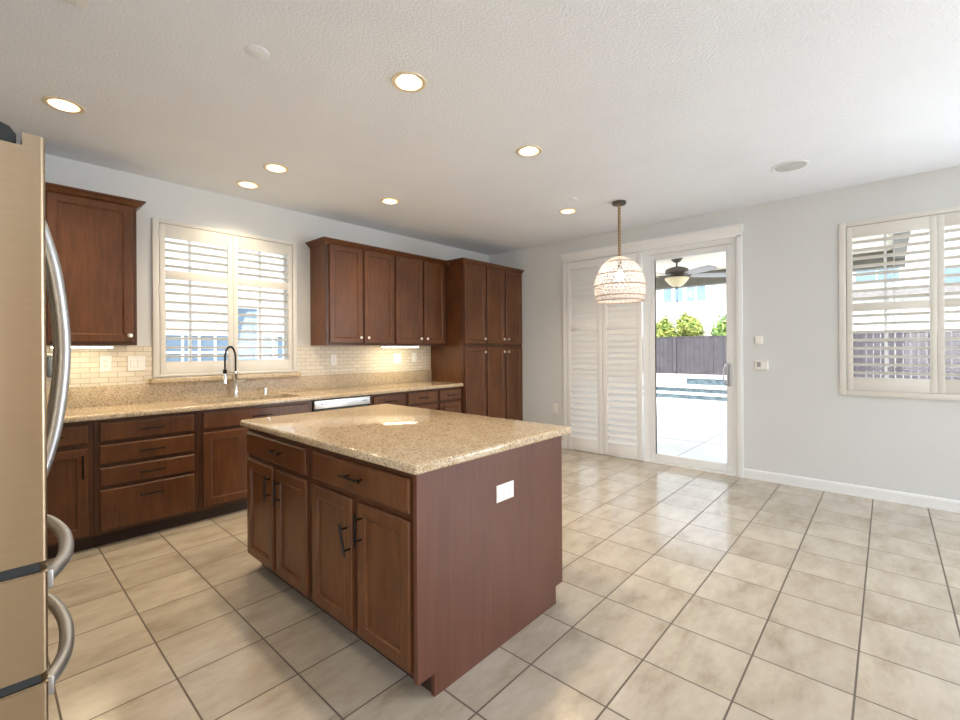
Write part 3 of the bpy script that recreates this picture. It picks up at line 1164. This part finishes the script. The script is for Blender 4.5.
for x in (-.66, -.05):
    for y in (FY0 + .08, FY1 - .08):
        obj('foot', lathe(bm_new(), [(.022, 0), (.022, .0295)], (x, y, 0), n=12), 'black', t)

# ------------------------------------------------------------------ ceiling fittings
LAB = ['lit recessed ceiling light closest to the refrigerator', 'lit recessed ceiling light above the island near side, largest in view',
       'lit recessed ceiling light in front of sink window, farther from wall', 'lit recessed ceiling light close to the wall above sink window',
       'lit recessed ceiling light in front of the right upper cabinets', 'lit recessed ceiling light halfway between island light and pendant lamp',
       'lit recessed ceiling light nearest the pendant lamp, above its left']
for i, (x, y) in enumerate(LIGHTS):
    if i == 0:
        t = thing('recessed_light', LAB[0], 'ceiling light', (x, y, ZC), 'recessed ceiling lights')
        obj('trim_ring', lathe(bm_new(), [(.072, ZC + .002), (.071, ZC - .004), (.078, ZC - .007), (.092, ZC - .005), (.095, ZC - .0005)], (x, y, 0), n=32, cap=False), 'can', t)
        obj('reflector', lathe(bm_new(), [(.0715, ZC + .001), (.060, ZC + .028), (.047, ZC + .046), (.046, ZC + .056)], (x, y, 0), n=32, cap=False), 'can', t)
        obj('lens', lathe(bm_new(), [(.0455, ZC + .050), (.040, ZC + .043), (.02, ZC + .038), (.002, ZC + .037)], (x, y, 0), n=28), 'lamp_lens', t)
        sp_ = light('downlight_beam', 'SPOT', (0, 0, .022), (0, 0, -1), 50, (1.0, 0.79, 0.53), spot_size=math.radians(122), spot_blend=.9, shadow_soft_size=.05)
        sp_.parent = t
        first = t
    else:
        dup(first, (x - LIGHTS[0][0], y - LIGHTS[0][1], 0), LAB[i])


def disc(name, label, cat, x, y, r, h, mat, rim=None):
    t = thing(name, label, cat, (x, y, ZC - h))
    obj('cover', lathe(bm_new(), [(r, ZC - .0005), (r, ZC - h * .6), (r * .93, ZC - h), (r * .1, ZC - h * 1.05)], (x, y, 0), n=36), mat, t)
    return t


disc('blank_cover', 'round white blank cover on ceiling left of the biggest light', 'ceiling cover', .905, 2.259, .055, .004, 'ceiling')
disc('sprinkler_cover', 'tiny round sprinkler cover on ceiling behind pendant lamp light', 'sprinkler', 3.851, 2.246, .040, .008, 'ceiling')
t = thing('ceiling_speaker', 'round grey speaker grille in the ceiling near the right window', 'speaker', (4.345, .569, ZC - .006))
obj('rim', lathe(bm_new(), [(.124, ZC - .0005), (.124, ZC - .005), (.110, ZC - .008), (.106, ZC - .003)], (4.345, .569, 0), n=40, cap=False), 'trim', t)
obj('grille', lathe(bm_new(), [(.107, ZC - .0005), (.107, ZC - .005), (.05, ZC - .007), (.002, ZC - .007)], (4.345, .569, 0), n=40), 'speaker_grille', t)
t = thing('air_vent', 'white ceiling air vent cut off by top edge of the view', 'vent', (.2, 2.38, ZC - .01))
obj('vent_frame', box(bm_new(), .10, .305, 2.20, 2.495, ZC - .008, ZC - .0005, .002), 'trim', t)
bm = bm_new()
for k in range(7):
    box(bm, .125 + k * .024, .137 + k * .024, 2.225, 2.47, ZC - .012, ZC - .0082)
obj('vent_slats', bm, 'trim', t, smooth=False)

# pendant lamp
PX, PY = 4.243, 1.958
t = thing('pendant_lamp', 'woven rope basket pendant lamp hanging in front of patio door', 'pendant lamp', (PX, PY, ZC))
obj('ceiling_canopy', lathe(bm_new(), [(.066, ZC - .0005), (.066, ZC - .022), (.060, ZC - .028), (.012, ZC - .030)], (PX, PY, 0), n=30), 'bronze', t)
obj('cord', tube(bm_new(), [(PX, PY, ZC - .028), (PX, PY, 2.5), (PX, PY, 2.225)], .0145, 10), 'cord', t)
prof = [(.030, 2.240), (.082, 2.222), (.135, 2.188), (.178, 2.136), (.210, 2.072), (.232, 2.005), (.238, 1.945), (.236, 1.895), (.228, 1.845), (.220, 1.805)]


def rad(z):
    for (r0, z0), (r1, z1) in zip(prof, prof[1:]):
        if z1 <= z <= z0:
            return r0 + (r1 - r0) * (z0 - z) / (z0 - z1)
    return prof[-1][0]


bm = bm_new()
S_ = 32
for fam in (-1, 1):
    for k in range(S_):
        pts = []
        for i, (r, z) in enumerate(prof):
            a = 2 * PI * k / S_ + fam * (2.238 - z) * 2.6
            rr = r + .003 * fam
            pts.append((PX + rr * math.cos(a), PY + rr * math.sin(a), z))
        tube(bm, pts, .0046, 5)
for z in [1.822 + .0345 * k for k in range(12)]:
    r = rad(z)
    tube(bm, [(PX + r * math.cos(2 * PI * k / 48), PY + r * math.sin(2 * PI * k / 48), z) for k in range(48)], .0038, 5, closed=True)
sh = obj('shade', bm, 'rope', t)
bm = bm_new()
for z in (2.240, 2.185, 2.065, 1.955, 1.850, 1.805):
    r = rad(z) + .004
    tube(bm, [(PX + r * math.cos(2 * PI * k / 48), PY + r * math.sin(2 * PI * k / 48), z) for k in range(48)], .0062, 6, closed=True)
obj('rope_band', bm, 'rope_dark', sh)
bm = lathe(bm_new(), [(.034, 2.236), (.03, 2.243), (.015, 2.247)], (PX, PY, 0), n=24, cap=False)
obj('shade_top', bm, 'rope_dark', t)
obj('socket', lathe(bm_new(), [(.012, 2.235), (.022, 2.20), (.024, 2.12), (.020, 2.115)], (PX, PY, 0), n=18), 'bronze', t)
obj('bulb', lathe(bm_new(), [(.013, 2.113), (.020, 2.095), (.034, 2.06), (.036, 2.04), (.028, 2.015), (.010, 2.003)], (PX, PY, 0), n=20), 'bulb', t)

# ------------------------------------------------------------------ outside
bm = box(bm_new(), -12, XR + .14, YL + .15, 14, -.30, -.08)
struct('side_yard_ground', bm, 'concrete', smooth=False)
bm = box(bm_new(), XR + .14, 40, -14, 16, -.30, -.05)
for k in range(8):
    pass
struct('patio_ground', bm, 'concrete', smooth=False)
bm = bm_new()
for x in (7.1, 8.9, 10.7):
    box(bm, x - .006, x + .006, -10, 12, -.0495, -.047)
for y in (-3.4, -1.6, .2, 2.0, 3.8, 5.6, 7.4):
    box(bm, 5.5, 12.8, y - .006, y + .006, -.0495, -.0472)
tag(obj('control_joints', bm, 'grey_plastic', smooth=False), kind='structure')

# unseen eave added to keep the sun out of the sink window
struct('sun_block_eave', box(bm_new(), XN, XR + .14, YL + .151, YL + .85, ZC + .10, ZC + .20), 'ext_trim', smooth=False)
# patio cover
bm = bm_new()
for k in range(36):
    y0 = -.20 + k * .16
    prism(bm, [(y0, 2.76), (y0 + .012, 2.75), (y0 + .148, 2.75), (y0 + .16, 2.76), (y0 + .16, 2.84), (y0, 2.84)], 'x', XR + .14, 9.2)
struct('patio_ceiling', bm, 'patio_ceiling', smooth=False)
bm = box(bm_new(), 8.95, 9.15, -.20, 5.56, 2.505, 2.7495)
box(bm, XR + .141, 8.949, -.20, -.06, 2.62, 2.7495)
struct('patio_beam', bm, 'dark_beam', smooth=False)
bm = bm_new()
box(bm, 8.95, 9.13, 5.36, 5.54, -.05, 2.504)
struct('patio_post', bm, 'dark_beam', smooth=False)

# patio fan
GX, GY, GZ = 7.30, 2.43, 2.75
t = thing('patio_fan', 'dark bronze ceiling fan with light bowl under the patio roof', 'ceiling fan', (GX, GY, GZ))
obj('mount_canopy', lathe(bm_new(), [(.085, GZ + .0055), (.085, GZ - .02), (.05, GZ - .07), (.016, GZ - .075)], (GX, GY, 0)), 'bronze', t)
obj('downrod', tube(bm_new(), [(GX, GY, GZ - .07), (GX, GY, GZ - .15)], .014, 10), 'bronze', t)
obj('motor', lathe(bm_new(), [(.03, GZ - .14), (.10, GZ - .155), (.165, GZ - .185), (.175, GZ - .235), (.15, GZ - .265), (.09, GZ - .29), (.08, GZ - .32)], (GX, GY, 0)), 'bronze', t)
for k in range(5):
    a = math.radians(-52 + 72 * k)
    ca, sa = math.cos(a), math.sin(a)
    bm = bm_new()
    pl = [(.22, -.050), (.30, -.070), (.60, -.085), (.76, -.075), (.80, 0), (.76, .075), (.60, .085), (.30, .070), (.22, .050)]
    for dz in (0, .008):
        pass
    A = [bm.verts.new((GX + r * ca - s_ * sa, GY + r * sa + s_ * ca, GZ - .285 - s_ * .24)) for r, s_ in pl]
    B = [bm.verts.new((v.co.x, v.co.y, v.co.z + .008)) for v in A]
    bm.faces.new(A)
    bm.faces.new(B[::-1])
    for i in range(len(A)):
        bm.faces.new((A[i], A[(i + 1) % len(A)], B[(i + 1) % len(A)], B[i]))
    bl = obj('blade', bm, 'fan_blade', t)
    bm = obox(bm_new(), (GX + .19 * ca, GY + .19 * sa, GZ - .270), (ca, sa, 0), (-sa, ca, 0), (0, 0, 1), .075, .018, .006)
    obj('blade_iron', bm, 'bronze', bl)
obj('light_bowl', lathe(bm_new(), [(.175, GZ - .318), (.178, GZ - .330), (.145, GZ - .375), (.10, GZ - .425), (.055, GZ - .452), (.02, GZ - .458)], (GX, GY, 0)), 'amber_glass', t)
obj('finial', lathe(bm_new(), [(.028, GZ - .448), (.030, GZ - .465), (.012, GZ - .485), (.006, GZ - .50)], (GX, GY, 0), n=16), 'bronze', t)
bm = tube(bm_new(), [(GX + .01, GY, GZ - .48), (GX + .01, GY, GZ - .66)], .003, 6)
lathe(bm, [(.003, GZ - .66), (.013, GZ - .675), (.012, GZ - .695), (.002, GZ - .70)], (GX + .01, GY, 0), n=10)
obj('pull_chain', bm, 'bronze', t)

# raised pool terrace
for nm, x0, x1, y0, y1, z0, z1, lab in (
        ('pool_step', 12.9, 13.4, 2.2, 10, -.05, .10, 'lowest blue-tiled pool step with pale coping'),
        ('pool_step', 13.4, 15.25, 2.2, 10, -.05, .24, 'second blue-tiled pool step behind lowest step'),
        ('raised_spa', 14.4, 15.25, 1.5, 4.54, .2405, .46, 'raised blue-tiled spa wall at back of pool deck')):
    t = thing(nm, lab, 'pool', (x0, (y0 + y1) / 2, z0))
    obj('tile_face', box(bm_new(), x0 + .03, x1, y0, y1, z0, z1 - .04), 'pool_tile', t, smooth=False)
    obj('coping', box(bm_new(), x0, x1, y0 - .02, y1 + .02, z1 - .0395, z1, .01), 'coping', t)
bm = box(bm_new(), 15.26, 40, -14, 16, -.05, .46)
struct('terrace', bm, 'concrete', smooth=False)
t = thing('pool', 'low pool basin with pale blue water beside the patio', 'pool', (11.9, 1.5, -.05))
bm = bm_new()
for a, b, c, d in ((11.0, 11.25, -.9, 2.85), (12.55, 12.8, -.9, 2.85), (11.25, 12.55, 2.6, 2.85), (11.25, 12.55, -.9, -.65)):
    box(bm, a, b, c, d, -.05, .05, .01)
obj('coping', bm, 'coping', t)
obj('water', box(bm_new(), 11.25, 12.55, -.65, 2.6, -.049, .02), 'water', t, smooth=False)


def fence(label, x, y0, y1, zb, zt):
    t = thing('fence', label, 'fence', (x, (y0 + y1) / 2, zb))
    bm = bm_new()
    n = int((y1 - y0) / .145)
    for k in range(n):
        a = y0 + k * .145
        box(bm, x, x + .02 + (k % 2) * .008, a, a + .139, zb, zt - .03 + random.uniform(-.004, .004))
    obj('boards', bm, 'fence', t, smooth=False)
    bm = bm_new()
    for z in (zb + .25, zt - .3):
        box(bm, x + .029, x + .065, y0, y1, z, z + .08)
    obj('rail', bm, 'fence', t, smooth=False)
    obj('cap_board', box(bm_new(), x - .02, x + .07, y0, y1, zt - .025, zt), 'fence', t, smooth=False)
    k = y0
    while k <= y1:
        obj('post', box(bm_new(), x - .06, x - .001, k - .045, k + .045, zb, zt - .027), 'fence', t, smooth=False)
        k += 2.4


fence('weathered dark board fence behind the pool terrace', 16.0, -9, 12, .46, 1.735)


def shrub(label, x, y, z, rx, ry, h, n, mat, seed):
    rnd = random.Random(seed)
    t = thing('garden_shrub', label, 'shrub', (x, y, z), 'shrubs behind the fence')
    bm = bm_new()
    blobs = [(rnd.uniform(-.6, .6) * rx, rnd.uniform(-.65, .65) * ry, h * rnd.uniform(.25, .82), rnd.uniform(.22, .42)) for _ in range(15)]
    for _ in range(n):
        bx, by, bz, br = rnd.choice(blobs)
        d = Vector((rnd.gauss(0, 1), rnd.gauss(0, 1), rnd.gauss(0, 1))).normalized()
        r = br * rnd.uniform(.25, 1.0) ** .5 * rnd.choice((1, 1, 1, 1.3)) * min(rx, ry) * 1.15
        if rnd.random() < .12:
            d = Vector((d.x * .35, d.y * .35, abs(d.z) + .6))
        p = Vector((x + bx, y + by, z + bz)) + d * r
        nn = (d + Vector((rnd.gauss(0, .6), rnd.gauss(0, .6), rnd.gauss(0, .6) + .35))).normalized()
        a = nn.orthogonal().normalized()
        a = Matrix.Rotation(rnd.uniform(0, 6.28), 3, nn) @ a
        b = nn.cross(a)
        L, W_ = rnd.uniform(.06, .115), rnd.uniform(.025, .045)
        vs = [bm.verts.new(p + q) for q in (a * -L, b * W_ + nn * .012, a * L, b * -W_ + nn * .012)]
        bm.faces.new(vs)
    me_o = bm
    me = bpy.data.meshes.new('foliage')
    me_o.to_mesh(me)
    me_o.free()
    me.materials.append(M[mat])
    o = bpy.data.objects.new('foliage', me)
    COL.objects.link(o)
    me.transform(Matrix.Translation(-Vector((x, y, z))))
    o.parent = t
    bm = bm_new()
    for k in range(4):
        tube(bm, [(x + rnd.uniform(-.1, .1), y + rnd.uniform(-.1, .1), z - .005), (x + rnd.uniform(-.2, .2), y + rnd.uniform(-.3, .3), z + h * .4), (x + rnd.uniform(-.4, .4) * rx, y + rnd.uniform(-.5, .5) * ry, z + h * .75)], [.035, .025, .012], 6)
    obj('stems', bm, 'bark', t)


shrub('bushy yellow-green shrub behind the fence, left one in door view', 17.6, 5.85, .40, .9, 1.0, 2.25, 5200, 'leaf', 3)
shrub('green shrub behind the fence, right one in door view', 17.6, 3.75, .40, .9, .85, 2.45, 4200, 'leaf2', 5)


def house(name, label, ax, p, a0, a1, z0, z1, wins, depth, ledge=None):
    """front wall plane on axis ax at p"""
    fr = face_x(p) if ax == 'x' else face_y(p)
    t = thing(name, label, 'house', fr((a0 + a1) / 2, 0, z0))
    obj('wall', fbox(bm_new(), fr, a0, a1, 0, -depth, z0, z1), 'stucco', t, smooth=False)
    bm = bm_new()
    c0, c1 = a0 - .5, a1 + .5
    P = [fr(c0, .5, z1), fr(c1, .5, z1), fr(c1, -depth - .5, z1), fr(c0, -depth - .5, z1), fr(c0 + 2, -depth / 2, z1 + 1.6), fr(c1 - 2, -depth / 2, z1 + 1.6)]
    v = [bm.verts.new(q) for q in P]
    for q in ((0, 1, 5, 4), (1, 2, 5), (2, 3, 4, 5), (3, 0, 4), (3, 2, 1, 0)):
        bm.faces.new([v[i] for i in q])
    obj('roof', bm, 'roof_tile', t, smooth=False)
    for (u0, u1, w0, w1, mu, mz) in wins:
        bm = bm_new()
        for a, b, c, d in ((u0 - .07, u0, w0 - .07, w1 + .07), (u1, u1 + .07, w0 - .07, w1 + .07), (u0, u1, w0 - .07, w0), (u0, u1, w1, w1 + .07)):
            fbox(bm, fr, a, b, .001, .05, c, d)
        for k in range(1, mu):
            u = u0 + (u1 - u0) * k / mu
            fbox(bm, fr, u - .018, u + .018, .001, .03, w0, w1)
        for k in range(1, mz):
            z = w0 + (w1 - w0) * k / mz
            fbox(bm, fr, u0, u1, .001, .029, z - .018, z + .018)
        f = obj('window_frame', bm, 'ext_trim', t, smooth=False)
        obj('pane', fbox(bm_new(), fr, u0, u1, .0008, .014, w0, w1), 'ext_glass', f, smooth=False)
    if ledge:
        bm = fbox(bm_new(), fr, *ledge)
        obj('ledge_roof', bm, 'roof_tile', t, smooth=False)
    return t


house('neighbour_house', 'white neighbouring house with paned windows outside the sink window', 'y', 8.6, -2, 7.5, -.08, 5.6,
      [(1.98, 2.95, .75, 1.60, 4, 3), (3.06, 3.42, .75, 2.10, 1, 2), (3.50, 4.1, .75, 1.60, 3, 2)], 5)
house('neighbour_house', 'white two-storey house beyond the back fence', 'x', 24, -9, 12, .40, 6.4,
      [(8.25, 8.66, 3.70, 4.55, 1, 1), (7.70, 8.10, 3.70, 4.55, 1, 1), (7.13, 7.50, 3.66, 4.50, 1, 1), (6.62, 7.03, 3.66, 4.50, 1, 1), (-.35, .95, 3.95, 4.70, 2, 1), (-2.6, -1.55, 3.5, 4.3, 2, 1)],
      6, (-6, 1.1, .001, .55, 3.28, 3.62))
